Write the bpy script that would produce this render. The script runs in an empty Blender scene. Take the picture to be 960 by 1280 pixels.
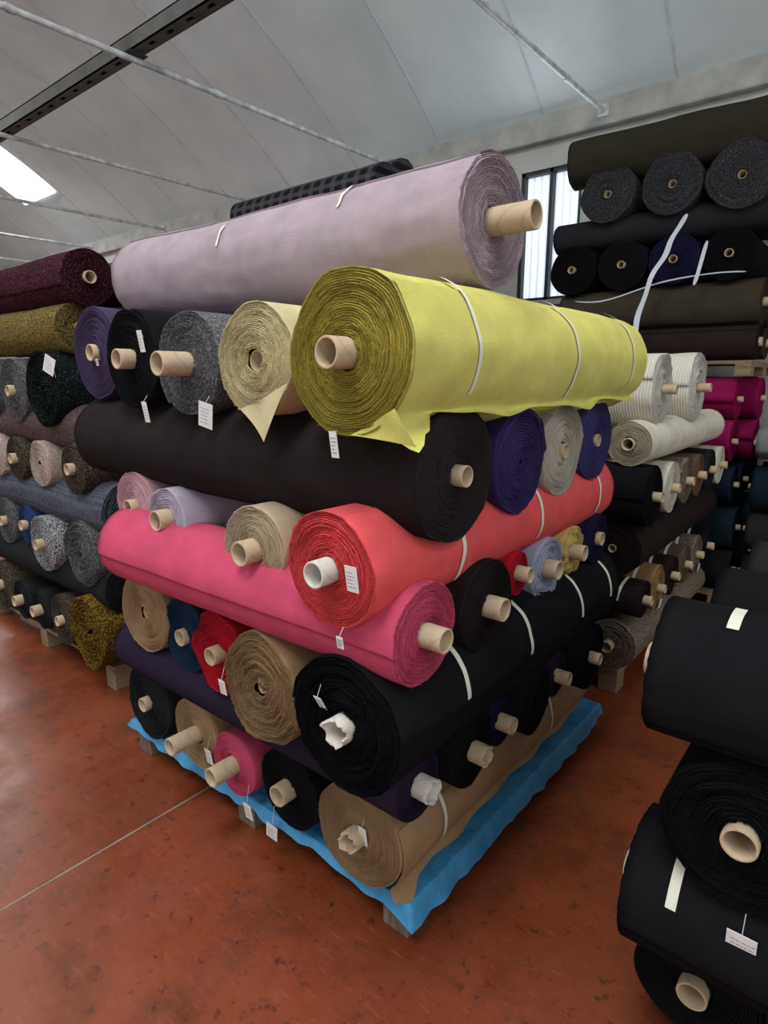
import bpy, math, random
from mathutils import Vector, Matrix, noise, Euler
pi=math.pi
scene=bpy.context.scene
try:
    scene.view_settings.view_transform='Standard'
except Exception: pass

def lin(c):
    o=[]
    for v in c[:3]:
        v=v/255.0
        o.append(v/12.92 if v<=0.04045 else ((v+0.055)/1.055)**2.4)
    return (o[0],o[1],o[2],1)

# ------------------------------------------------------------------ materials
def newmat(name):
    m=bpy.data.materials.new(name); m.use_nodes=True
    nt=m.node_tree; b=nt.nodes['Principled BSDF']
    return m,nt,b
def N(nt,t,**k):
    n=nt.nodes.new(t)
    for a,v in k.items(): setattr(n,a,v)
    return n
def coords(nt,kind='Object',scale=(1,1,1)):
    tc=N(nt,'ShaderNodeTexCoord'); mp=N(nt,'ShaderNodeMapping')
    mp.inputs['Scale'].default_value=scale
    nt.links.new(tc.outputs[kind],mp.inputs[0]); return mp.outputs[0]
def noi(nt,vec,scale,detail=3,rough=.5):
    n=N(nt,'ShaderNodeTexNoise'); n.inputs['Scale'].default_value=scale
    n.inputs['Detail'].default_value=detail; n.inputs['Roughness'].default_value=rough
    nt.links.new(vec,n.inputs['Vector']); return n.outputs['Fac']
def ramp(nt,fac,stops,interp='LINEAR'):
    r=N(nt,'ShaderNodeValToRGB'); r.color_ramp.interpolation=interp
    e=r.color_ramp.elements
    while len(e)<len(stops): e.new(.5)
    for i,(p,c) in enumerate(stops):
        e[i].position=p; e[i].color=c if len(c)==4 else tuple(c)+(1,)
    nt.links.new(fac,r.inputs[0]); return r.outputs[0]
def mixc(nt,fac,a,b,bt='MIX'):
    m=N(nt,'ShaderNodeMix',data_type='RGBA',blend_type=bt)
    for sock,v in ((m.inputs[0],fac),(m.inputs[6],a),(m.inputs[7],b)):
        if isinstance(v,bpy.types.NodeSocket): nt.links.new(v,sock)
        else: sock.default_value=v
    return m.outputs[2]
def bump(nt,b,h,strength=.3,dist=.01):
    bp=N(nt,'ShaderNodeBump'); bp.inputs['Strength'].default_value=strength
    bp.inputs['Distance'].default_value=dist
    nt.links.new(h,bp.inputs['Height']); nt.links.new(bp.outputs[0],b.inputs['Normal'])
def g(v): return (v,v,v,1)

_fab={}
def fabric(col,col2=None,mode='plain',fine=330):
    key=(tuple(col),tuple(col2) if col2 else None,mode)
    if key in _fab: return _fab[key]
    m,nt,b=newmat('fabric_%s_%d_%d_%d'%((mode,)+tuple(col)))
    v=coords(nt)
    c=lin(col)
    if mode=='plain':
        f=noi(nt,v,11,2)
        base=mixc(nt,1.0,c,ramp(nt,f,[(.3,g(.88)),(.7,g(1.08))]),'MULTIPLY')
        h=noi(nt,v,fine,3,.85)
        base=mixc(nt,ramp(nt,h,[(.56,g(0)),(.70,g(.34))]),base,tuple(min(1,q*1.4+.04) for q in c[:3])+(1,))
        base=mixc(nt,ramp(nt,h,[(.30,g(.45)),(.44,g(0))]),base,tuple(q*.55 for q in c[:3])+(1,))
        st,di=.9,.004
    elif mode=='tweed':
        c2=lin(col2)
        h=noi(nt,v,110,3,.85)
        base=mixc(nt,ramp(nt,h,[(.47,g(0)),(.53,g(1))]),c,c2)
        fl=noi(nt,v,150,1,.5)
        base=mixc(nt,ramp(nt,fl,[(.64,g(0)),(.68,g(.8))]),base,tuple(min(1,q*1.5+.10) for q in c[:3])+(1,))
        st,di=1.0,.008
    elif mode=='shag':
        c2=lin(col2)
        vo=N(nt,'ShaderNodeTexVoronoi'); vo.inputs['Scale'].default_value=75
        nt.links.new(v,vo.inputs['Vector'])
        base=mixc(nt,ramp(nt,vo.outputs['Distance'],[(.1,g(0)),(.6,g(1))]),c,c2)
        h=noi(nt,v,70,3,.7); st,di=1.0,.012
    elif mode=='herring':
        c2=lin(col2)
        w=N(nt,'ShaderNodeTexWave'); w.inputs['Scale'].default_value=28
        w.inputs['Distortion'].default_value=9; w.inputs['Detail Scale'].default_value=6
        nt.links.new(v,w.inputs['Vector'])
        base=mixc(nt,w.outputs['Fac'],c,c2)
        h=noi(nt,v,150,2); st,di=.7,.004
    elif mode=='plaid':
        c2=lin(col2)
        w1=N(nt,'ShaderNodeTexWave'); w1.bands_direction='Y'; w1.inputs['Scale'].default_value=2.4
        w2=N(nt,'ShaderNodeTexWave'); w2.bands_direction='Z'; w2.inputs['Scale'].default_value=3.6
        nt.links.new(v,w1.inputs['Vector']); nt.links.new(v,w2.inputs['Vector'])
        a=ramp(nt,w1.outputs['Fac'],[(.60,g(0)),(.68,g(.65))]); bb=ramp(nt,w2.outputs['Fac'],[(.60,g(0)),(.68,g(.65))])
        base=mixc(nt,a,c,c2); base=mixc(nt,bb,base,c2)
        h=noi(nt,v,150,2); st,di=.5,.003
    elif mode=='ribbed':
        w=N(nt,'ShaderNodeTexWave'); w.bands_direction='Y'; w.inputs['Scale'].default_value=22
        w.inputs['Distortion'].default_value=2
        nt.links.new(v,w.inputs['Vector'])
        base=mixc(nt,ramp(nt,w.outputs['Fac'],[(.1,g(.45)),(.8,g(0))]),c,tuple(q*.6 for q in c[:3])+(1,))
        h=w.outputs['Fac']; st,di=.6,.006
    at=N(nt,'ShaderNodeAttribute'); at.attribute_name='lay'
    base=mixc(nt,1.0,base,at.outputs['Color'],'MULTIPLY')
    nt.links.new(base,b.inputs['Base Color'])
    b.inputs['Roughness'].default_value=1.0
    b.inputs['Specular IOR Level'].default_value=.03
    bump(nt,b,h,st,di)
    _fab[key]=m; return m

def m_card(name,col,dark=.75):
    m,nt,b=newmat(name); v=coords(nt,scale=(1,1,1))
    w=N(nt,'ShaderNodeTexWave'); w.bands_direction='DIAGONAL'; w.inputs['Scale'].default_value=9
    w.inputs['Distortion'].default_value=1
    nt.links.new(v,w.inputs['Vector'])
    c=lin(col); d=tuple(q*dark for q in c[:3])+(1,)
    base=mixc(nt,ramp(nt,w.outputs['Fac'],[(.0,g(.6)),(.12,g(0))]),c,d)
    base=mixc(nt,ramp(nt,noi(nt,v,40,3),[(.4,g(0)),(.7,g(.35))]),base,d)
    nt.links.new(base,b.inputs['Base Color']); b.inputs['Roughness'].default_value=.8
    b.inputs['Specular IOR Level'].default_value=.2
    return m
M_KRAFT=m_card('cardboard_kraft',(188,168,140))
M_KRAFTL=m_card('cardboard_pale',(206,200,190))
M_TAPE,nt,b=newmat('paper_tape'); b.inputs['Base Color'].default_value=lin((214,212,196)); b.inputs['Roughness'].default_value=.7
M_TAG,nt,b=newmat('tag_paper')
v=coords(nt); nt.links.new(ramp(nt,noi(nt,v,30),[(.3,lin((218,218,215))),(.8,lin((232,232,230)))]),b.inputs['Base Color']); b.inputs['Roughness'].default_value=.6
M_INK,nt,b=newmat('tag_ink'); b.inputs['Base Color'].default_value=lin((110,110,120))
M_STR,nt,b=newmat('string'); b.inputs['Base Color'].default_value=lin((190,190,185))

# ------------------------------------------------------------------ mesh helpers
def mkobj(name,verts,faces,mats,mi=None,smooth=False,parent=None,lay=None,mw=None):
    me=bpy.data.meshes.new(name); me.from_pydata(verts,[],faces); me.update()
    for m in mats: me.materials.append(m)
    if mi: me.polygons.foreach_set('material_index',mi)
    if smooth is True: me.polygons.foreach_set('use_smooth',[True]*len(me.polygons))
    elif smooth: me.polygons.foreach_set('use_smooth',smooth)
    if lay is not None:
        a=me.attributes.new('lay','FLOAT','POINT'); a.data.foreach_set('value',lay)
    ob=bpy.data.objects.new(name,me); bpy.context.collection.objects.link(ob)
    if parent: ob.parent=parent
    if mw is not None: ob.matrix_world=mw
    return ob
class MB:
    def __init__(s): s.v=[];s.f=[];s.m=[]
    def box(s,x0,x1,y0,y1,z0,z1,mi=0,mat=None):
        n=len(s.v)
        p=[(x0,y0,z0),(x1,y0,z0),(x1,y1,z0),(x0,y1,z0),(x0,y0,z1),(x1,y0,z1),(x1,y1,z1),(x0,y1,z1)]
        if mat: p=[tuple(mat@Vector(q)) for q in p]
        s.v+=p
        for f in ((0,3,2,1),(4,5,6,7),(0,1,5,4),(1,2,6,5),(2,3,7,6),(3,0,4,7)):
            s.f.append(tuple(n+i for i in f)); s.m.append(mi)
    def tube(s,p0,p1,r,seg=12,mi=0,caps=True):
        p0=Vector(p0);p1=Vector(p1);d=(p1-p0).normalized()
        a=d.orthogonal().normalized(); bb=d.cross(a); n=len(s.v)
        for p in (p0,p1):
            for i in range(seg):
                t=2*pi*i/seg; s.v.append(tuple(p+a*math.cos(t)*r+bb*math.sin(t)*r))
        for i in range(seg):
            j=(i+1)%seg; s.f.append((n+i,n+j,n+seg+j,n+seg+i)); s.m.append(mi)
        if caps:
            s.f.append(tuple(n+i for i in range(seg))[::-1]); s.m.append(mi)
            s.f.append(tuple(n+seg+i for i in range(seg))); s.m.append(mi)
    def obj(s,name,mats,parent=None,smooth=False,bevel=0):
        o=mkobj(name,s.v,s.f,mats,s.m,smooth,parent)
        if bevel:
            md=o.modifiers.new('bevel','BEVEL'); md.width=bevel; md.segments=2; md.limit_method='ANGLE'
        return o
def empty(name,loc=(0,0,0)):
    e=bpy.data.objects.new(name,None); e.location=loc; bpy.context.collection.objects.link(e); e.empty_display_size=.1
    bpy.context.view_layer.update(); return e

# ------------------------------------------------------------------ tag
def tag(roll,mw,ang,rr,drop=.06,w=.040,h=.068,rot=0.0,tilt=.15,off=-.02):
    sx=math.cos(ang)*rr; sz=math.sin(ang)*rr
    mb=MB()
    mb.tube((sx,off+.015,sz),(sx,off,sz-drop),.0009,5,1)
    T=Matrix.Translation((sx,off,sz-drop))@Euler((tilt,rot,rot*.7)).to_matrix().to_4x4()
    mb.box(-w/2,w/2,-.0008,.0008,-h,0,0,T)
    rnd=random.Random(int(ang*100)+int(rr*1000))
    for k in range(5):
        zz=-h*(.25+.14*k); x=-w*.36; xe=w*(.05+.3*rnd.random())
        while x<xe:
            l=w*(.05+.12*rnd.random())
            mb.box(x,x+l,-.0014,-.0009,zz-.0008,zz+.0008,2,T); x+=l+w*.04
    o=mb.obj('paper_tag',[M_TAG,M_STR,M_INK],parent=roll)
    o.matrix_world=mw
    return o

# ------------------------------------------------------------------ fabric roll
SEED=[0]
def roll(name,kind,x,y,z,r,L,mat,end=None,core=.04,rc=.036,ties=(),tags=(),flap=None,tri=None,yaw=0,pitch=0,
         det=1,sq=1.0,rb=None,amp=.035,tele=0.0,jit=.006,th0=None,parent=None,corem=None,pitchl=None,sag=0.0,tw=.016,crush=0,ell=.015,toff=.0016,fray=1.0):
    SEED[0]+=1; sd=SEED[0]*3.71; rnd=random.Random(SEED[0])
    rb=rb or r*rnd.uniform(.95,1.0)
    M={0:24,1:56,2:96}[det]
    pitchl=pitchl or {0:.02,1:.0062,2:.0050}[det]
    n_t=max(5,int((r-rc)/pitchl))
    th0=rnd.uniform(0,2*pi) if th0 is None else th0
    ph=rnd.uniform(0,2*pi)
    def fac(th,u):
        c,s_=math.cos(th),math.sin(th)
        t=u/L
        k=1+ell*math.cos(2*th+ph)+amp*noise.noise((c*1.3+sd,s_*1.3,u*2.2))+amp*.4*noise.noise((c*4+sd,s_*4,u*7))
        k*=1+(rb/r-1)*t
        return k
    def pos(th,rr,u,w=1.0):
        k=1+(fac(th,u)-1)*w
        return (math.cos(th)*rr*k, u, math.sin(th)*rr*k*sq - sag*4*(u/L)*(1-u/L))
    V=[];F=[];MI=[];LAY=[];S=[]
    tot=n_t*M; p=(r-rc)/n_t
    offs=[rnd.uniform(-1,1) for _ in range(n_t+3)]
    def jitf(sv,th):
        t=sv/M; ti=int(t); o=offs[ti]*(1-(t-ti))+offs[ti+1]*(t-ti)
        c,s_=math.cos(th),math.sin(th)
        return jit*(.35*o+1.0*noise.noise((c*1.1+sd,s_*1.1,t*.30))+.35*noise.noise((c*5,s_*5+sd,t*1.2))+.35*noise.noise((c*14,s_*14+sd,t*3.1)))
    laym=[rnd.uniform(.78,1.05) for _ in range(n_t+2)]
    for sv in range(tot+1):
        th=th0+2*pi*sv/M; rr=rc+(r-rc)*sv/tot; w=rr/r
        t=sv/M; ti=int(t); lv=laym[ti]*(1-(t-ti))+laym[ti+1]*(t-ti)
        ax=jitf(sv,th)+tele*(1-w)
        last=sv>=tot-M
        rr+=p*.35*noise.noise((math.cos(th)*4+sd,math.sin(th)*4,t*1.3))*(0 if last else 1)
        q=pos(th,rr,0,w)
        V.append((q[0],ax+(0 if last else p*.9),q[2])); LAY.append(1.0 if last else lv*.55)  # groove colour darkened: crevice shade painted between the layers
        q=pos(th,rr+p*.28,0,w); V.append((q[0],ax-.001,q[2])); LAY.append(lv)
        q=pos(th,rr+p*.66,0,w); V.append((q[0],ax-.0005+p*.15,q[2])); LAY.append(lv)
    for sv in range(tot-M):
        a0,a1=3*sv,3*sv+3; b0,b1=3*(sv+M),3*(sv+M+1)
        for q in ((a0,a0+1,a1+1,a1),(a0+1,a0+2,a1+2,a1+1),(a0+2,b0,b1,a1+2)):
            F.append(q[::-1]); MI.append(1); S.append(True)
    # frayed threads standing out of the cut edges
    if det and fray:
        cnt=int((tot-M)*(1.1 if det==2 else .55)*fray)
        for _ in range(cnt):
            sv=rnd.randrange(0,tot-M//8); bq=V[3*sv+1 if sv<tot-M else 3*sv]
            a=rnd.uniform(0,2*pi); ww=rnd.uniform(.0006,.0012); ln=rnd.uniform(.002,.0065)
            dx,dz=math.cos(a)*ww,math.sin(a)*ww
            nb=len(V)
            V+= [(bq[0]-dx,bq[1]+.001,bq[2]-dz),(bq[0]+dx,bq[1]+.001,bq[2]+dz),
                 (bq[0]+rnd.uniform(-.004,.004),bq[1]-ln,bq[2]+rnd.uniform(-.004,.003))]
            l_=rnd.uniform(.85,1.15); LAY+=[l_]*3
            F.append((nb,nb+1,nb+2)); MI.append(1); S.append(False)
    nu=[8,24,40][det]
    us=[L*(i/nu) for i in range(1,nu+1)]
    us=[.012,.04]+[u for u in us if u>.07 and u<L-.03]+[L-.03,L]
    rows=[[3*(tot-M+j) for j in range(M+1)]]
    for u in us:
        row=[]
        for j in range(M+1):
            th=th0+2*pi*j/M; rr=r-p*(1-j/M)
            q=pos(th,rr,u)
            uu=q[1]+(jitf(j,th) if u==L else 0)
            row.append(len(V)); V.append((q[0],uu,q[2])); LAY.append(1.0)
        rows.append(row)
    for a,b_ in zip(rows,rows[1:]):
        for j in range(M):
            F.append((a[j],b_[j],b_[j+1],a[j+1])[::-1]); MI.append(0); S.append(True)
        F.append((a[M],b_[M],b_[0],a[0])[::-1]); MI.append(0); S.append(False)
    prev=rows[-1]; nr=14 if det else 4
    for k in range(1,nr+1):
        w=1-k/nr; rr=max(rc,r*w); row=[]
        for j in range(M+1):
            th=th0+2*pi*j/M; q=pos(th,rr,L,w)
            row.append(len(V)); V.append((q[0],L+(-.008 if k%2 else .004)+jitf(j,th),q[2])); LAY.append(.7 if k%2 else 1.0)  # recessed rings get a darker colour, painted groove shade
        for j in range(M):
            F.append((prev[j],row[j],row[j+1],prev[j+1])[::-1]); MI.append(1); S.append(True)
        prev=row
    F.append(tuple(prev[:M])); MI.append(1); S.append(False)
    def addcore(y0,y1,yin,sgn):
        seg=24; ro=rc*1.03; ri=rc*.86
        prof=[(ro,y1),(ro,y0+.02*sgn),(ro,y0),(ro-.001,y0-.0015*sgn),(ri+.001,y0-.0015*sgn),(ri,y0),(ri,yin)]
        nb=len(V)
        for pi_,(rr,yy) in enumerate(prof):
            for i in range(seg):
                th=2*pi*i/seg
                wob=1.0; dy=0
                if crush and 2<=pi_<=5:
                    wob=1+crush*.35*noise.noise((math.cos(th)*1.6+sd,math.sin(th)*1.6,1)); dy=crush*.022*noise.noise((math.cos(th)*2.2+sd,math.sin(th)*2.2,5))
                V.append((math.cos(th)*rr*wob,yy+dy,math.sin(th)*rr*wob*sq)); LAY.append(1.0)
        for k in range(len(prof)-1):
            for i in range(seg):
                j=(i+1)%seg
                q=(nb+k*seg+i,nb+(k+1)*seg+i,nb+(k+1)*seg+j,nb+k*seg+j)
                F.append(q if sgn>0 else q[::-1]); MI.append(2); S.append(k in (0,1,5))
        F.append(tuple(nb+6*seg+i for i in range(seg))); MI.append(2); S.append(False)
    if core is not None:
        addcore(-core+tele,.03+max(tele,0),.25,1)
        addcore(L+.03,L-.03,L-.25,-1)
    for tt in ties:
        u0,a0,a1=tt[:3]; sl=tt[3] if len(tt)>3 else rnd.uniform(-.02,.02)
        nb=len(V); seg=40
        for i in range(seg+1):
            th=math.radians(a0+(a1-a0)*i/seg)
            uc=u0+sl*math.sin(th+.5)
            for du in (-tw/2,tw/2):
                q=pos(th,r+toff,uc+du); V.append(q); LAY.append(1.0)
        for i in range(seg):
            F.append((nb+2*i,nb+2*i+1,nb+2*i+3,nb+2*i+2)[::-1]); MI.append(3); S.append(True)
    if flap:
        a0,a1,prof=flap['a0'],flap['a1'],flap['h']
        dr=flap.get('dir'); lift=flap.get('lift',.005)
        nb=len(V); nuu=70; na=14; nh=6
        U0,U1=prof[0][0],prof[-1][0]
        def hh(u):
            for (ua,ha),(ub,hb) in zip(prof,prof[1:]):
                if u<=ub+1e-6:
                    t=(u-ua)/(ub-ua); t=t*t*(3-2*t); return ha+(hb-ha)*t
            return prof[-1][1]
        sgn=1 if a1<a0 else -1
        for i in range(nuu+1):
            u=U0+(U1-U0)*i/nuu; h=hh(u)
            for k in range(na+1):
                th=math.radians(a0+(a1-a0)*k/na)
                wv=.0015+lift*(k/na)**2*(1+math.sin(u*17+sd))
                q=pos(th,r+wv,u); V.append(q); LAY.append(1.0)
            tx,tz=math.sin(th)*sgn,-math.cos(th)*sgn
            for k in range(1,nh+1):
                t=k/nh
                if dr: dx,dz=tx*(1-t)+dr[0]*t, tz*(1-t)+dr[1]*t
                else: dx=tx*(1-t*.6); dz=tz*(1-t*.6)-.6*t
                ln=math.hypot(dx,dz) or 1
                V.append((q[0]+dx/ln*h*t+.010*math.sin(u*23)*t*sgn*(h/.05), q[1], q[2]+dz/ln*h*t)); LAY.append(1.0)
        W=na+nh+1
        for i in range(nuu):
            for k in range(W-1):
                a=nb+i*W+k; F.append((a,a+1,a+W+1,a+W)); MI.append(0); S.append(True)
    if tri:
        (xa,za),(xb,zb),(xc,zc)=tri; n=8; nb=len(V); idx={}
        for i in range(n+1):
            for j in range(n+1-i):
                a=i/n; b2=j/n; c2=1-a-b2
                px=xa*c2+xb*a+xc*b2; pz=za*c2+zb*a+zc*b2
                idx[(i,j)]=len(V); V.append((px,-.006-.012*b2+.008*math.sin(a*5+b2*3),pz)); LAY.append(1.0)
        for i in range(n):
            for j in range(n-i):
                F.append((idx[(i,j)],idx[(i+1,j)],idx[(i,j+1)])); MI.append(0); S.append(True)
                if j<n-i-1: F.append((idx[(i+1,j)],idx[(i+1,j+1)],idx[(i,j+1)])); MI.append(0); S.append(True)
    rot=(0 if kind=='Y' else pi/2)+math.radians(yaw)
    mw=Matrix.Translation((x,y,z))@Euler((math.radians(pitch),0,rot)).to_matrix().to_4x4()
    o=mkobj(name,V,F,[mat,end or mat,corem or M_KRAFT,M_TAPE],MI,S,parent,LAY)
    o.matrix_world=mw
    for t in tags: tag(o,mw,**t)
    return o

# ================================================================== ROOM
def f_floor():
    m,nt,b=newmat('floor_red_concrete'); v=coords(nt)
    base=ramp(nt,noi(nt,v,1.1,5,.6),[(.3,lin((108,49,28))),(.5,lin((126,60,34))),(.72,lin((138,70,42)))])
    st=ramp(nt,noi(nt,v,3.2,6,.72),[(.48,g(0)),(.68,g(.65))])
    base=mixc(nt,st,base,lin((74,38,27)))
    sp=ramp(nt,noi(nt,v,18,5,.78),[(.56,g(0)),(.66,g(.8))])
    base=mixc(nt,sp,base,lin((52,32,28)))
    sc=ramp(nt,noi(nt,coords(nt,scale=(3,14,1)),4,4,.7),[(.56,g(0)),(.72,g(.35))])
    base=mixc(nt,sc,base,lin((156,98,72)))
    nt.links.new(base,b.inputs['Base Color'])
    nt.links.new(ramp(nt,noi(nt,v,5,4,.6),[(.3,g(.26)),(.7,g(.48))]),b.inputs['Roughness'])
    b.inputs['Specular IOR Level'].default_value=.45
    bump(nt,b,noi(nt,v,60,3),.08,.003)
    return m
def m_plaster(name,c1,c2,sc=1.3,bs=.2):
    m,nt,b=newmat(name); v=coords(nt)
    base=ramp(nt,noi(nt,v,sc,5,.6),[(.3,lin(c1)),(.7,lin(c2))])
    nt.links.new(base,b.inputs['Base Color']); b.inputs['Roughness'].default_value=.9
    bump(nt,b,noi(nt,v,8,4),bs,.02); return m
M_FLOOR=f_floor(); M_CEIL=m_plaster('ceiling_plaster',(198,211,212),(218,227,228))
M_SEAM=m_plaster('ceiling_seam_plaster',(180,190,192),(204,213,214),6)
M_WALL=m_plaster('wall_plaster',(172,174,168),(194,195,190)); M_TRIM=m_plaster('concrete_trim',(146,147,142),(182,182,176),4,.4)
M_JOINT=m_plaster('joint_filler',(120,106,96),(146,134,124),10)
XL,XR,YB,YF=-18,7,6.1,-6.1
mb=MB(); mb.box(XL,XR,YF,YB,-.1,0); mb.obj('floor',[M_FLOOR])
mb=MB(); mb.box(-2.035,-2.027,YF,YB,.0,.0012); mb.box(XL,XR,-2.506,-2.496,0,.0012); mb.obj('trim_floor_joint',[M_JOINT])
RV=9.5; ZW=4.1
def zv(y): return ZW+math.sqrt(RV*RV-y*y)-math.sqrt(RV*RV-YB*YB)
V=[];F=[];ny=44
xs=[]
xx=XL
while xx<XR+.01: xs.append(xx); xx+=.1
for i,xv in enumerate(xs):
    for k in range(ny+1):
        yy=YF+(YB-YF)*k/ny
        V.append((xv,yy,zv(yy)+.025*noise.noise((xv*.8,yy*.8,0))+.012*math.cos(xv*2*pi/1.2)))
W=ny+1
for i in range(len(xs)-1):
    for k in range(ny):
        a=i*W+k; F.append((a,a+W,a+W+1,a+1))
mkobj('ceiling',V,F,[M_CEIL],smooth=True)
V=[];F=[]
xv=XL+.6
while xv<XR:
    nb=len(V)
    for k in range(ny+1):
        yy=YF+(YB-YF)*k/ny
        zz=zv(yy)+.025*noise.noise((xv*.8,yy*.8,0))+.012*math.cos(xv*2*pi/1.2)-.008
        V+=[(xv-.014,yy,zz+.01),(xv-.008,yy,zz),(xv+.008,yy,zz),(xv+.014,yy,zz+.01)]
    for k in range(ny):
        for j in range(3): a=nb+4*k+j; F.append((a,a+1,a+5,a+4))
    xv+=1.2
mkobj('trim_ceiling_seams',V,F,[M_SEAM])
M_SKY,nt,b=newmat('skylight_panel'); b.inputs['Base Color'].default_value=(.8,.85,.9,1)
b.inputs['Emission Color'].default_value=(.93,.97,1,1); b.inputs['Emission Strength'].default_value=1.6
M_FRM,nt,b=newmat('dark_metal'); b.inputs['Base Color'].default_value=lin((48,48,50)); b.inputs['Roughness'].default_value=.5; b.inputs['Metallic'].default_value=.4
def skylight(x0,x1,y0,y1,name):
    V=[];F=[];n=12
    for k in range(n+1):
        yy=y0+(y1-y0)*k/n
        V+=[(x0,yy,zv(yy)-.05),(x1,yy,zv(yy)-.05)]
    for k in range(n): F.append((2*k,2*k+2,2*k+3,2*k+1))
    mkobj(name,V,F,[M_SKY])
skylight(-12.7,-11.45,1.2,5.2,'window_skylight_1')
skylight(-6.5,-5.3,-5.0,1.2,'fill_skylight_2')  # added glowing panel out of view, put in for top light
skylight(-1.2,0.0,-5.0,1.4,'fill_skylight_3')  # another unseen panel added to light the stacks from above
skylight(3.6,4.8,-4.8,1.4,'fill_skylight_4')  # unseen panel added for light from the right
wx0,wx1,wz0,wz1=-3.24,-2.60,2.45,3.68
mb=MB()
mb.box(XL,wx0,YB,YB+.25,0,ZW+.3); mb.box(wx1,XR,YB,YB+.25,0,ZW+.3)
mb.box(wx0,wx1,YB,YB+.25,0,wz0); mb.box(wx0,wx1,YB,YB+.25,wz1,ZW+.3)
mb.obj('wall_back',[M_WALL])
mb=MB(); mb.box(XL-.2,XL,YF,YB,0,6.6); mb.obj('wall_left',[M_WALL])
mb=MB(); mb.box(XL,XR,YB-.10,YB,3.90,4.13); mb.obj('trim_cornice',[M_TRIM],bevel=.02)
M_GL,nt,b=newmat('frosted_glass'); b.inputs['Base Color'].default_value=(.8,.88,.95,1)
b.inputs['Emission Strength'].default_value=.85
v=coords(nt); w=N(nt,'ShaderNodeTexWave'); w.inputs['Scale'].default_value=4.0; nt.links.new(v,w.inputs['Vector'])
nt.links.new(ramp(nt,w.outputs['Fac'],[(0,(.45,.58,.78,1)),(.35,(.86,.93,1,1))]),b.inputs['Emission Color'])
mb=MB()
mb.box(wx0,wx1,YB+.10,YB+.11,wz0,wz1,1)
t=.035
for xa in (wx0,wx0+.30,wx1-t): mb.box(xa,xa+t,YB+.02,YB+.09,wz0,wz1,0)
for za in (wz0,wz1-t): mb.box(wx0,wx1,YB+.02,YB+.09,za,za+t,0)
mb.box(wx0-.03,wx1+.03,YB-.05,YB+.02,wz0-.05,wz0,2)
mb.obj('window_1',[M_FRM,M_GL,M_TRIM])
M_PIPE,nt,b=newmat('painted_pipe'); v=coords(nt)
nt.links.new(ramp(nt,noi(nt,v,12,5),[(.35,lin((160,164,165))),(.6,lin((205,210,212)))]),b.inputs['Base Color'])
b.inputs['Roughness'].default_value=.5
for k in range(-5,4):
    xp=-2.4+2.39*k
    mb=MB(); mb.tube((xp,YF,4.02),(xp,YB-.11,4.02),.022,14)
    for yy in (-4,-2,0,2,3.6,5.2): mb.tube((xp,yy-.03,4.02),(xp,yy+.03,4.02),.028,14)
    mb.box(xp-.05,xp+.05,YB-.112,YB-.100,3.97,4.07)
    mb.obj('tie_rod_pipe',[M_PIPE],smooth=False)
M_STEEL,nt,b=newmat('beam_steel'); v=coords(nt)
nt.links.new(ramp(nt,noi(nt,v,6,4),[(.3,lin((50,50,48))),(.7,lin((78,78,74)))]),b.inputs['Base Color']); b.inputs['Roughness'].default_value=.6
mb=MB(); by=2.86; bz=4.055
mb.box(XL,XR,by-.055,by-.047,bz,bz+.11); mb.box(XL,XR,by+.047,by+.055,bz,bz+.11)
mb.box(XL,XR,by-.055,by-.018,bz,bz+.010); mb.box(XL,XR,by+.018,by+.055,bz,bz+.010)
mb.box(XL,XR,by-.055,by+.055,bz+.10,bz+.11)
xx=XL+.3
while xx<XR:
    mb.box(xx,xx+.16,by-.02,by+.02,bz+.002,bz+.015,0); xx+=.24
mb.box(-4.85,-4.73,by-.08,by+.08,bz-.008,bz+.0)
mb.obj('ceiling_rail_beam',[M_STEEL])

# ================================================================== PALLETS
M_WOOD,nt,b=newmat('pallet_wood')
nt.links.new(ramp(nt,noi(nt,coords(nt,scale=(3,30,30)),3,4,.6),[(.3,lin((104,84,64))),(.7,lin((148,124,96)))]),b.inputs['Base Color']); b.inputs['Roughness'].default_value=.85
M_WOODD,nt,b=newmat('pallet_wood_weathered'); nt.links.new(ramp(nt,noi(nt,coords(nt,scale=(20,20,3)),3,4,.6),[(.3,lin((72,62,54))),(.7,lin((124,110,94)))]),b.inputs['Base Color']); b.inputs['Roughness'].default_value=.9
def pallet(x0,x1,y0,y1,z0=0,h=.14,m=None,parent=None):
    mb=MB(); n=8; bw=(y1-y0)/(n*1.25)
    for i in range(n):
        ya=y0+(y1-y0-bw)*i/(n-1); mb.box(x0,x1,ya,ya+bw,z0+h-.02,z0+h)
    for xa in (x0,(x0+x1)/2-.05,x1-.1):
        mb.box(xa,xa+.1,y0,y1,z0+h-.04,z0+h-.02); 
        for ya in (y0,(y0+y1)/2-.05,y1-.12): mb.box(xa,xa+.1,ya,ya+.12,z0,z0+h-.04)
    return mb.obj('wooden_pallet',[m or M_WOOD],bevel=.003,parent=parent)
pallet(-2.52,-.945,1.262,2.74,m=M_WOODD)
M_BLUE,nt,b=newmat('blue_plastic_sheet'); v=coords(nt)
nt.links.new(ramp(nt,noi(nt,v,7,4),[(.3,lin((44,124,172))),(.7,lin((72,156,204)))]),b.inputs['Base Color']); b.inputs['Roughness'].default_value=.55
bump(nt,b,noi(nt,coords(nt,scale=(1,1,.3)),26,4),.6,.012)
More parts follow.
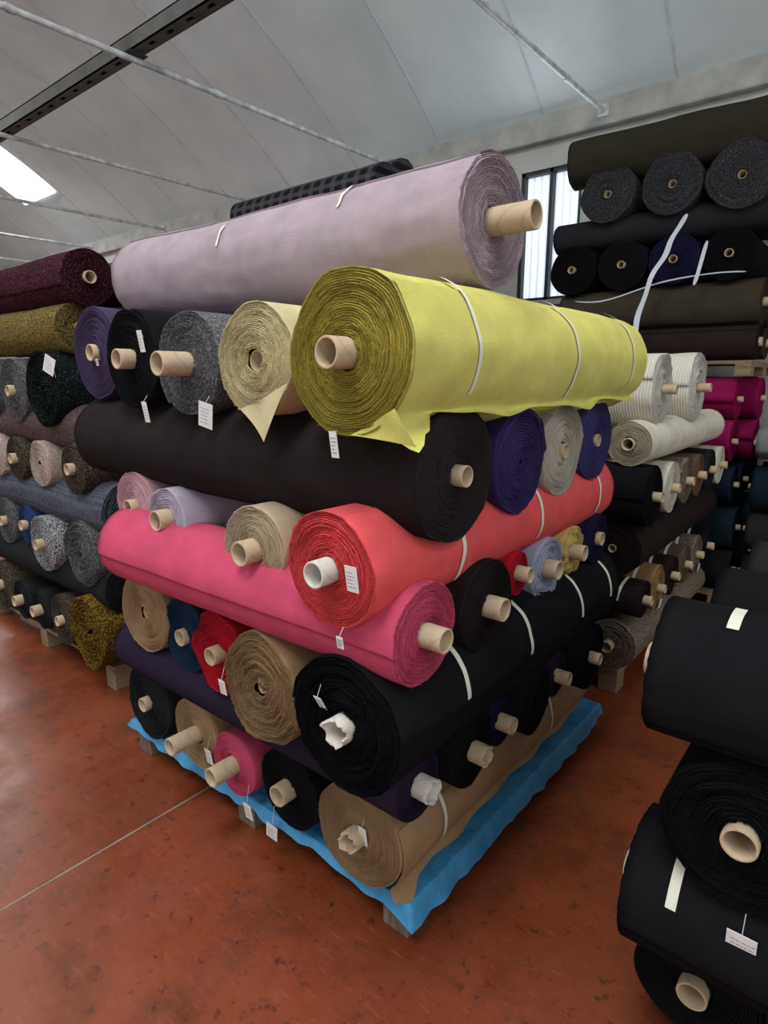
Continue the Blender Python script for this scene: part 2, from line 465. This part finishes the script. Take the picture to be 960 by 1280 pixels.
def sheet():
    x0,x1,y0,y1=-2.55,-.925,1.25,2.77
    per=[]
    n=90
    for i in range(n): per.append((x0+(x1-x0)*i/n,y0,0,-1,'f',i/n))
    for i in range(n): per.append((x1,y0+(y1-y0)*i/n,1,0,'r',i/n))
    for i in range(n): per.append((x1-(x1-x0)*i/n,y1,0,1,'b',i/n))
    for i in range(n): per.append((x0,y1-(y1-y0)*i/n,-1,0,'l',i/n))
    P=len(per); cx,cy=(x0+x1)/2,(y0+y1)/2
    V=[];F=[]; loops=[]
    for L_ in range(6):
        row=[]
        for k,(px,py,nx,ny,sd,t) in enumerate(per):
            wv=noise.noise((px*3,py*3,0)); w2=noise.noise((px*13,py*13,3))
            if sd=='f': h=.036+.02*wv+.008*w2
            elif sd=='r': h=.086+.012*wv+.006*w2
            else: h=.05+.02*wv
            if sd=='f' and t>.93: h+=((t-.93)/.07)**1.3*.045
            if sd=='r' and t>.85: h-=.04*(t-.85)/.15
            ins=[.30,.006,0,-.004,-.010-.010*w2,-.016-.016*w2][L_]
            zz=[.146,.147,.145,.138,.146-h*.6,.146-h][L_]
            qx=px-nx*ins; qy=py-ny*ins
            if L_==0:
                qx=max(x0+.3,min(x1-.3,qx)); qy=max(y0+.3,min(y1-.3,qy))
            else:
                if sd in 'fb': qx=cx+(qx-cx)*(1-(ins)/(x1-x0)*2)
                else: qy=cy+(qy-cy)*(1-(ins)/(y1-y0)*2)
            if L_>=2: zz+=.004*w2
            row.append(len(V)); V.append((qx,qy,max(zz,.012)))
        loops.append(row)
    for a,b_ in zip(loops,loops[1:]):
        for k in range(P):
            j=(k+1)%P; F.append((a[k],b_[k],b_[j],a[j]))
    F.append(tuple(loops[0]))
    nf=len(F)
    mkobj('blue_plastic_sheet',V,F,[M_BLUE],smooth=[(i//P)>=3 and i<nf-1 for i in range(nf)])
sheet()

# ================================================================== COLORS
K=dict
BLACK=fabric((28,28,31)); BLACK2=fabric((24,23,26)); BRNBLK=fabric((42,36,36)); CHAR=fabric((42,42,45))
TAN=fabric((168,138,104)); TANE=fabric((158,128,96)); PINK=fabric((206,82,112)); CORAL=fabric((236,94,96)); CORALE=fabric((226,78,82))
LPINK=fabric((206,160,168)); LAV=fabric((174,158,166)); LAVE=fabric((178,160,168)); LAV2=fabric((188,176,194)); YEL=fabric((218,212,118)); YELE=fabric((162,148,64))  # YELE: end-face shading put into a darker olive
CREAM=fabric((216,204,160)); GREY=fabric((112,112,114),(80,80,84),'tweed'); PURP=fabric((78,66,94)); DPURP=fabric((46,38,56)); VIOL=fabric((64,52,98))
INDIGO=fabric((68,62,108)); BEIGE=fabric((194,184,166)); NAVY=fabric((36,54,76)); RED=fabric((188,34,52)); PBLUE=fabric((180,186,208)); PYEL=fabric((226,198,120))
BEIGE2=fabric((196,176,148)); NAVY2=fabric((36,34,64))

# ================================================================== MAIN STACK
roll('black_fabric_roll','Y',-2.32,1.22,.325,.168,1.5,CHAR,core=.03,rc=.03,det=1)
roll('tan_fabric_roll','Y',-1.965,1.22,.318,.150,1.5,TAN,core=.12,rc=.034,det=1,tags=[K(ang=.3,rr=.1,drop=.05)])
roll('pink_fabric_roll','Y',-1.705,1.20,.305,.122,1.5,PINK,core=.10,rc=.034,det=1,tags=[K(ang=-.4,rr=.1,drop=.07)])
roll('black_fabric_roll','Y',-1.43,1.22,.322,.145,1.5,BLACK,core=.05,rc=.036,det=1,tags=[K(ang=-2.2,rr=.12,drop=.07,w=.05,rot=.2)])
roll('tan_fabric_roll','Y',-1.100,1.21,.325,.174,1.42,TAN,TANE,core=.04,rc=.034,det=2,crush=.8,tele=-.01,ties=((.22,60,-25),(1.0,60,-20)),toff=.006,tags=[K(ang=1.2,rr=.09,drop=.03,w=.03)],
     flap=K(a0=30,a1=-40,dir=(.3,-1),lift=.003,h=[(0.0,.05),(.05,.07),(.12,.03),(.3,.04),(.6,.03),(1.0,.03),(1.40,.02)]))
roll('purple_fabric_roll','X',-.885,1.225,.590,.105,1.50,DPURP,core=.05,rc=.034,det=1,crush=.7,corem=M_KRAFTL)
roll('black_fabric_roll','X',-.865,1.48,.575,.120,1.5,BLACK2,core=.05,rc=.032,crush=.6)
roll('black_fabric_roll','X',-.875,1.665,.585,.085,1.5,NAVY2,core=.05,rc=.028)
roll('black_fabric_roll','X',-.855,1.885,.565,.125,1.5,BLACK,core=-.02,rc=.022)
roll('purple_fabric_roll','X',-.865,2.085,.585,.088,1.5,DPURP,core=.05,rc=.026)
roll('black_fabric_roll','X',-.835,2.345,.575,.140,1.5,BLACK2,core=.04,rc=.024)
roll('tan_fabric_roll','Y',-2.12,1.13,.812,.160,1.40,TAN,core=-.01,rc=.024,ell=.03)
roll('navy_fabric_roll','Y',-1.87,1.14,.785,.140,1.40,NAVY,core=.02,rc=.030)
roll('red_fabric_roll','Y',-1.63,1.12,.800,.145,1.40,RED,core=.04,rc=.030,amp=.24,jit=.012)
roll('tan_fabric_roll','Y',-1.315,1.03,.815,.172,1.45,TAN,fabric((142,114,84)),core=-.01,rc=.018,det=2,jit=.012,amp=.07,tags=[K(ang=3.0,rr=.16,drop=.04,w=.03,h=.05)])
roll('black_fabric_roll','Y',-.955,1.00,.846,.182,1.47,BLACK,fabric((21,21,24)),core=.035,rc=.036,det=2,crush=1.0,corem=M_KRAFTL,jit=.012,amp=.05,
     ties=((.30,75,4,.0),(.68,75,0,.0),(1.08,75,0,.0),(1.36,70,0,.0)),tw=.018,tags=[K(ang=2.2,rr=.12,drop=.03,w=.026,h=.055,tilt=.5)])
roll('pink_fabric_roll','X',-.80,1.125,1.095,.130,1.335,PINK,core=.06,rc=.030,det=2,rb=.14)
roll('dark_brown_fabric_roll','X',-.81,1.445,1.070,.136,1.4,BRNBLK,core=.05,rc=.032)
roll('red_fabric_roll','X',-.83,1.655,1.110,.070,1.4,RED,core=.04,rc=.024)
roll('pale_blue_fabric_roll','X',-.84,1.89,1.065,.110,1.4,PBLUE,core=.05,rc=.032,det=1,jit=.010,tele=.01,amp=.08)
roll('pale_yellow_fabric_roll','X',-.85,2.11,1.075,.092,1.4,PYEL,core=.05,rc=.028,amp=.28,jit=.015)
roll('navy_fabric_roll','X',-.84,2.33,1.08,.105,1.4,NAVY2,core=.02,rc=.026)
roll('light_pink_fabric_roll','Y',-2.10,1.12,1.235,.132,1.35,LPINK,core=.03,rc=.028,tags=[K(ang=-.9,rr=.12,drop=.02)])
roll('lavender_fabric_roll','Y',-1.83,1.08,1.235,.108,1.35,LAV2,core=.05,rc=.034,tele=.01)
roll('beige_fabric_roll','Y',-1.325,1.04,1.228,.130,1.35,BEIGE2,core=.05,rc=.034,det=2,tags=[K(ang=3.6,rr=.11,drop=.05,w=.028,h=.05)],
     tri=((-.06,-.11),(.105,-.075),(.02,-.185)))
roll('coral_fabric_roll','Y',-.965,.97,1.262,.142,1.47,CORAL,CORALE,core=.05,rc=.031,det=2,jit=.007,ties=((.36,80,-40,.0),(.82,80,-30,.0),(1.32,80,-30,.0)),corem=M_KRAFTL,
     tags=[K(ang=.05,rr=.095,drop=-.03,w=.034,h=.062,off=-.03),K(ang=-1.2,rr=.135,drop=.02,w=.02,h=.03)])
roll('dark_brown_fabric_roll','X',-.80,1.245,1.466,.170,1.665,BRNBLK,fabric((56,49,50)),core=.03,rc=.026,det=2,rb=.155,ell=.02)
roll('violet_fabric_roll','X',-.82,1.62,1.460,.157,1.6,VIOL,core=None,rc=.008,det=1,jit=.012,amp=.07,pitchl=.008)
roll('beige_fabric_roll','X',-.83,1.93,1.460,.152,1.6,BEIGE,core=.01,rc=.024,det=1,jit=.010)
roll('indigo_fabric_roll','X',-.84,2.24,1.470,.155,1.6,INDIGO,core=.01,rc=.022,det=1)
roll('purple_fabric_roll','Y',-2.35,1.15,1.785,.170,1.4,PURP,core=.02,rc=.030,tags=[K(ang=-.5,rr=.05,drop=.0,w=.016,h=.024)])
roll('black_fabric_roll','Y',-2.005,1.10,1.755,.165,1.4,BLACK,core=.05,rc=.032,tags=[K(ang=.6,rr=.12,drop=-.02,w=.028),K(ang=-.9,rr=.15,drop=.02,w=.028)])
roll('grey_fabric_roll','Y',-1.645,1.08,1.735,.155,1.4,GREY,core=.10,rc=.034,det=2,tags=[K(ang=-.7,rr=.14,drop=.02,w=.055,h=.075,rot=.25)])
roll('cream_fabric_roll','Y',-1.30,1.05,1.738,.148,1.4,CREAM,fabric((210,196,146)),core=-.01,rc=.028,det=2,jit=.006,tri=((-.06,-.125),(.14,-.055),(.045,-.205)))
roll('yellow_fabric_roll','Y',-.925,1.00,1.748,.178,1.47,YEL,YELE,core=.055,rc=.033,det=2,jit=.008,amp=.045,
     ties=((.24,68,-30,.0),(.80,72,-38,.0),(1.30,72,-38,.0)),tele=-.01,th0=-1.0,toff=.006,tw=.014,
     tags=[K(ang=-1.75,rr=.17,drop=.0,w=.022,h=.06)],tri=((.01,-.174),(.140,-.112),(.198,-.186)),
     flap=K(a0=50,a1=-42,dir=(.6,-.8),lift=.002,h=[(0.0,.10),(.05,.055),(.12,.006),(.28,.018),(.45,.040),(.60,.012),(.8,.020),(1.0,.045),(1.12,.012),(1.46,.03)]))
roll('lavender_fabric_roll','X',-.86,1.49,2.085,.168,1.635,LAV,LAVE,core=.125,rc=.034,det=2,jit=.008,ties=((.42,150,112,.0),(.95,165,138,.0)),tw=.010,rb=.170,ell=.02,sag=.010,tele=.012,amp=.06)

# ================================================================== STACK ON THE LEFT
st=empty('stack_of_tweed_fabric_rolls')
pallet(-4.95,-3.12,1.46,2.9,parent=st)
def L(*a,**k):
    k.setdefault('parent',st); return roll(*a,**k)
MAROON=fabric((78,34,46),(26,20,24),'tweed'); MUSTT=fabric((136,118,62),(54,48,32),'tweed'); DKG=fabric((28,36,36),(14,16,18),'tweed')
SPK=fabric((112,84,78),(56,60,68),'tweed'); GB=fabric((100,104,116),(44,46,56),'herring'); DK=fabric((38,40,42)); MUSTS=fabric((146,116,46),(78,60,24),'shag')
GT=fabric((112,112,112),(56,56,58),'tweed'); PKB=fabric((196,176,166),(160,142,132),'tweed'); BRT=fabric((92,82,68),(42,38,34),'tweed'); WHT=fabric((180,180,180),(36,36,40),'tweed')
L('mustard_roll','Y',-3.22,1.38,.350,.205,1.5,MUSTS,core=None,rc=.01,amp=.11,jit=.02,pitchl=.018)
L('dark_roll','Y',-3.62,1.42,.300,.155,1.5,BRT,core=.03,rc=.03)
L('grey_roll','Y',-3.92,1.42,.29,.13,1.5,DK,core=.05,rc=.034)
L('grey_roll','Y',-4.20,1.42,.29,.13,1.5,DK,core=.05,rc=.034)
L('grey_roll','Y',-4.53,1.42,.32,.17,1.5,BRT,core=.03,rc=.034)
L('dark_roll','X',-3.04,1.55,.590,.14,1.8,DK,core=.02,rc=.03); L('dark_roll','X',-3.06,1.86,.600,.14,1.8,BLACK,core=.02,rc=.03)
L('tweed_roll','Y',-3.24,1.40,.775,.18,1.5,GT,core=None,rc=.012,amp=.08,jit=.012)
L('tweed_roll','Y',-3.66,1.38,.765,.165,1.5,WHT,core=.04,rc=.03,amp=.06)
L('blue_roll','Y',-3.98,1.42,.82,.12,1.5,fabric((50,70,110)),core=.03,rc=.03)
L('tweed_roll','Y',-4.30,1.42,.80,.15,1.5,GT,core=.03,rc=.03)
L('herringbone_roll','X',-2.98,1.55,1.03,.145,1.9,GB,core=None,rc=.012,amp=.06); L('dark_roll','X',-3.0,1.88,1.06,.14,1.8,BRNBLK,core=.02,rc=.03)
L('brown_roll','Y',-3.22,1.40,1.235,.135,1.5,BRT,core=.03,rc=.03,amp=.06)
L('beige_roll','Y',-3.62,1.40,1.225,.130,1.5,PKB,core=None,rc=.014,amp=.06)
L('brown_roll','Y',-3.95,1.40,1.23,.13,1.5,BRT,core=.03,rc=.03)
L('beige_roll','Y',-4.25,1.40,1.23,.13,1.5,PKB,core=.03,rc=.03)
L('speckled_roll','X',-2.95,1.53,1.44,.125,1.9,SPK,core=None,rc=.012,amp=.07); L('dark_roll','X',-3.0,1.85,1.46,.13,1.8,DKG,core=.02,rc=.03)
L('dark_green_roll','Y',-3.42,1.38,1.635,.195,1.5,DKG,core=None,rc=.012,amp=.06,jit=.01,tags=[K(ang=.3,rr=.19,drop=-.10,w=.07,h=.09,rot=.5)])
L('grey_roll','Y',-3.86,1.40,1.62,.18,1.5,GT,core=.03,rc=.03,amp=.05)
L('grey_roll','Y',-4.24,1.40,1.62,.18,1.5,GT,core=.03,rc=.03)
L('mustard_roll','X',-3.27,1.54,1.94,.13,1.7,MUSTT,core=.0,rc=.03,amp=.06)
L('dark_roll','X',-3.20,1.84,1.95,.13,1.7,DK,core=.0,rc=.03)
L('maroon_roll','X',-3.20,1.57,2.18,.137,1.75,MAROON,core=.02,rc=.030,amp=.04,det=2)
L('dark_roll','X',-3.22,1.86,2.19,.13,1.7,BRT,core=.0,rc=.03)

# ================================================================== REAR RIGHT STACK (cream)
st=empty('stack_of_cream_and_dark_fabric_rolls')
pallet(-2.4,-.98,3.18,4.7,parent=st)
CR=fabric((216,210,196),mode='ribbed'); CRP=fabric((212,206,190)); DBR=fabric((44,35,34)); OLB=fabric((64,58,48)); BGT=fabric((140,126,110),(84,74,66),'tweed')
def R_(*a,**k):
    k.setdefault('parent',st); return roll(*a,**k)
R_('grey_roll','Y',-1.02,3.12,.30,.14,1.5,BGT,core=.04,rc=.03); R_('dark_roll','Y',-1.34,3.14,.30,.15,1.5,DK,core=.04,rc=.03)
for yy,rr,mm in ((3.18,.10,DBR),(3.42,.13,fabric((150,118,78))),(3.70,.12,DBR),(3.98,.12,fabric((96,84,70))),(4.26,.13,BGT),(4.54,.12,BLACK)):
    R_('roll','X',-.88,yy,.57,rr,1.4,mm,core=.04,rc=.024,ties=((.1,180,60),),tags=[K(ang=-1.2,rr=.05,drop=.02,w=.04,h=.05)] if rr>.12 else ())
R_('dark_brown_roll','Y',-1.03,3.08,.84,.15,1.65,DBR,core=.0,rc=.02)
R_('dark_brown_roll','Y',-1.36,3.08,.84,.15,1.65,DBR,core=.0,rc=.02)
for yy,rr,mm in ((3.14,.155,BLACK2),(3.46,.14,CRP),(3.75,.135,BGT),(4.03,.13,fabric((110,84,66))),(4.31,.13,CHAR),(4.6,.13,CRP)):
    R_('roll','X',-.87,yy,1.12,rr,1.4,mm,core=.04,rc=.024)
R_('cream_roll','Y',-.99,3.08,1.375,.112,1.6,CRP,fabric((176,166,142)),core=.02,rc=.030)
R_('cream_roll','Y',-1.27,3.1,1.375,.112,1.6,CRP,core=.02,rc=.034)
R_('cream_ribbed_roll','X',-.93,3.33,1.635,.180,1.3,CR,fabric((212,208,198)),core=.07,rc=.024,jit=.01,amp=.06)
R_('cream_ribbed_roll','X',-.90,3.90,1.635,.195,1.3,CR,fabric((212,208,198)),core=.07,rc=.024,jit=.01,amp=.06)

# ================================================================== TALL STACK NEAR BACK WALL
st=empty('tall_stack_of_dark_fabric_rolls')
OLV=fabric((52,50,40)); DGR=fabric((80,80,84),(44,44,48),'tweed'); MAG=fabric((140,24,76)); TEAL=fabric((24,38,46)); DNV=fabric((30,36,52))
pallet(-2.2,-.8,4.85,5.95,parent=st); pallet(-.74,.5,4.85,5.95,parent=st)
for lv,(zc,rr,mm) in enumerate(((.30,.16,BLACK),(.62,.16,TEAL),(.93,.15,DNV),(1.24,.16,MAG),(1.54,.16,MAG))):
    for yy in (5.02,5.36,5.70): roll('roll','X',-.84+.05*math.sin(yy*9+lv),yy,zc,rr,1.35,mm,core=.03,rc=.02,det=0,amp=.16,parent=st)
for lv,(zc,rr,mm) in enumerate(((.30,.16,BLACK),(.62,.16,CHAR),(.93,.16,TEAL),(1.24,.14,fabric((120,122,124))))):
    for yy in (5.02,5.36,5.70): roll('roll','X',.5,yy,zc,rr,1.22,mm,core=.03,rc=.02,det=0,amp=.12,parent=st)
pallet(-2.2,-.8,4.85,5.95,z0=1.70,h=.10,parent=st)
roll('dark_brown_roll','X',-.80,5.0,1.93,.125,1.35,DBR,core=.02,rc=.03,parent=st); roll('dark_brown_roll','X',-.80,5.32,1.93,.125,1.35,OLB,core=.02,rc=.03,det=0,parent=st)
roll('olive_roll','X',-.80,5.0,2.19,.155,1.40,OLB,core=.04,rc=.03,parent=st); roll('olive_roll','X',-.80,5.36,2.19,.15,1.4,OLB,core=.04,rc=.03,det=0,parent=st)
for xx,rr,mm in ((-2.10,.185,BLACK2),(-1.72,.180,BLACK),(-1.36,.170,NAVY2),(-1.01,.172,BLACK2)):
    roll('dark_roll','Y',xx,4.85,2.50,rr,1.1,mm,core=.03,rc=.026,parent=st)
roll('grey_roll','X',-.70,5.02,2.765,.12,1.6,CHAR,core=.03,rc=.03,parent=st); roll('grey_roll','X',-.74,5.4,2.765,.12,1.55,CHAR,core=.03,rc=.03,det=0,parent=st)
for xx,zz,rr in ((-1.87,3.01,.20),(-1.42,3.00,.205),(-.99,2.98,.21)):
    roll('grey_roll','Y',xx,4.85,zz,rr,1.1,DGR,core=-.01,rc=.026,jit=.012,amp=.06,parent=st)
roll('olive_roll','X',-.70,5.02,3.28,.190,1.48,OLV,core=.02,rc=.03,rb=.175,amp=.06,parent=st,yaw=2)
def ribbon(name,pts,w,wd,mat,parent=None):
    V=[];F=[]
    for i,p in enumerate(pts):
        tw=noise.noise((i*.6,0,1))*1.2
        ww=w*(.75+.5*noise.noise((i*.9,3,1)))
        d=Vector((math.cos(tw),math.sin(tw),0))*ww/2 if wd=='v' else Vector((0,math.sin(tw)*.5,1)).normalized()*ww/2
        V+=[tuple(Vector(p)-d),tuple(Vector(p)+d)]
    for i in range(len(pts)-1): F.append((2*i,2*i+1,2*i+3,2*i+2))
    o=mkobj(name,V,F,[mat],smooth=True,parent=parent); md=o.modifiers.new('s','SUBSURF'); md.levels=2; md.render_levels=2
M_PL,nt,b=newmat('white_plastic_film'); b.inputs['Base Color'].default_value=lin((190,194,202)); b.inputs['Roughness'].default_value=.35
ribbon('plastic_strap',[(-1.24,4.62,2.74),(-1.27,4.6,2.66),(-1.33,4.6,2.58),(-1.33,4.58,2.48),(-1.42,4.56,2.38),(-1.43,4.55,2.24),(-1.49,4.55,2.1),(-1.46,4.5,1.98),(-1.50,4.5,1.86)],.05,'v',M_PL)
ribbon('plastic_strap',[(-2.0,4.68,2.25),(-1.8,4.66,2.22),(-1.6,4.66,2.27),(-1.4,4.66,2.33),(-1.2,4.66,2.35),(-1.0,4.66,2.36),(-.86,4.68,2.35)],.012,'h',M_PL)
ribbon('plastic_strap',[(-1.10,4.62,2.56),(-1.12,4.62,2.46),(-1.13,4.6,2.36),(-1.15,4.6,2.28)],.035,'v',M_PL)

# ================================================================== REAR LEFT STACK (plaid on top)
st=empty('stack_of_plaid_fabric_rolls')
PL=fabric((36,36,40),(84,84,88),'plaid')
pallet(-5.3,-3.5,4.1,5.5,parent=st)
zc=.315
for lv in range(8):
    mm=[DK,CHAR,BLACK,OLB,DBR,GT,DK,CHAR][lv]
    for k in range(4):
        if lv%2: roll('roll','X',-3.5,4.28+.36*k,zc,.178,1.75,mm,core=.03,rc=.03,det=0,parent=st)
        else: roll('roll','Y',-5.1+.44*k,4.12,zc,.178,1.4,mm,core=.03,rc=.03,det=0,parent=st)
    zc+=.354
roll('plaid_roll','X',-3.45,4.22,3.22,.165,1.85,PL,core=.03,rc=.03,parent=st)
roll('plaid_roll','X',-3.52,4.55,3.34,.17,1.75,PL,core=.03,rc=.03,parent=st)

# ================================================================== NEAR RIGHT STACK (black)
pallet(-.24,1.12,1.52,2.9,h=.10)
roll('black_fabric_roll','Y',-.19,1.42,.245,.145,1.45,BLACK,core=.03,rc=.034,det=1)
roll('black_fabric_roll','Y',.13,1.44,.245,.145,1.45,BLACK2,core=.03,rc=.036)
roll('black_fabric_roll','Y',.46,1.44,.245,.145,1.45,BLACK2,core=.03,rc=.036)
roll('black_fabric_roll','X',1.15,1.42,.50,.165,1.49,BLACK,core=.03,rc=.036,det=2,ties=((1.385,158,112,.0),),tw=.022)
roll('black_fabric_roll','X',1.15,1.80,.50,.165,1.47,BLACK,core=.03,rc=.036)
roll('black_fabric_roll','X',1.15,2.16,.50,.165,1.47,CHAR,core=.03,rc=.036)
roll('black_fabric_roll','Y',-.125,1.28,.790,.162,1.5,BLACK,fabric((26,26,28)),core=.02,rc=.034,det=2,jit=.010,tags=[K(ang=-1.4,rr=.16,drop=.04,w=.055,h=.075)])
roll('black_fabric_roll','Y',.24,1.36,.790,.165,1.45,BLACK2,core=.02,rc=.036)
roll('black_fabric_roll','X',1.1,1.37,1.08,.158,1.425,BLACK,core=.02,rc=.036,det=2,ties=((1.29,118,86,.0),),tw=.022)
roll('black_fabric_roll','X',1.1,1.73,1.07,.155,1.39,BLACK,core=.02,rc=.036)
roll('black_fabric_roll','X',1.1,2.06,1.07,.155,1.37,CHAR,core=.02,rc=.036,ties=((1.27,140,90),))
roll('black_fabric_roll','X',1.1,2.40,1.07,.155,1.37,BLACK,core=.02,rc=.036)

# ================================================================== LIGHT
def area(name,loc,rot,sx,sy,e,col=(1,1,1)):
    l=bpy.data.lights.new(name,'AREA'); l.shape='RECTANGLE'; l.size=sx; l.size_y=sy; l.energy=e; l.color=col
    o=bpy.data.objects.new(name,l); o.location=loc; o.rotation_euler=rot; bpy.context.collection.objects.link(o); return o
area('fill_light_a',(-5.9,-1.9,5.9),(0,0,0),1.2,5.6,230,(.98,1,1))  # added fill lamp under an unseen panel
area('fill_light_b',(-.6,-1.8,5.9),(0,0,0),1.2,5.6,320,(.98,1,1))  # added fill lamp, out of view above the camera
area('fill_light_c',(4.2,-1.7,5.9),(0,0,0),1.2,5.6,200,(.98,1,1))  # added fill lamp on the right, out of view
area('skylight_light_d',(-12.0,2.6,5.6),(math.radians(-15),0,0),1.2,3.4,300,(.95,.98,1))
area('window_light',(-2.92,6.02,3.1),(math.radians(-90),0,0),.6,1.1,25,(.85,.93,1))
w=bpy.data.worlds.new('world'); scene.world=w; w.use_nodes=True
w.node_tree.nodes['Background'].inputs[0].default_value=(.92,.97,1,1); w.node_tree.nodes['Background'].inputs[1].default_value=1.15

# ================================================================== CAMERA
cd=bpy.data.cameras.new('camera'); cam=bpy.data.objects.new('camera',cd); bpy.context.collection.objects.link(cam)
cd.sensor_fit='VERTICAL'; cd.sensor_height=36; cd.sensor_width=27; cd.lens=770/1280*36; cd.clip_start=.02; cd.clip_end=100
cam.location=(0,0,1.7); cam.rotation_euler=(math.radians(90)-math.atan(170/770),0,math.radians(39.5))
scene.camera=cam
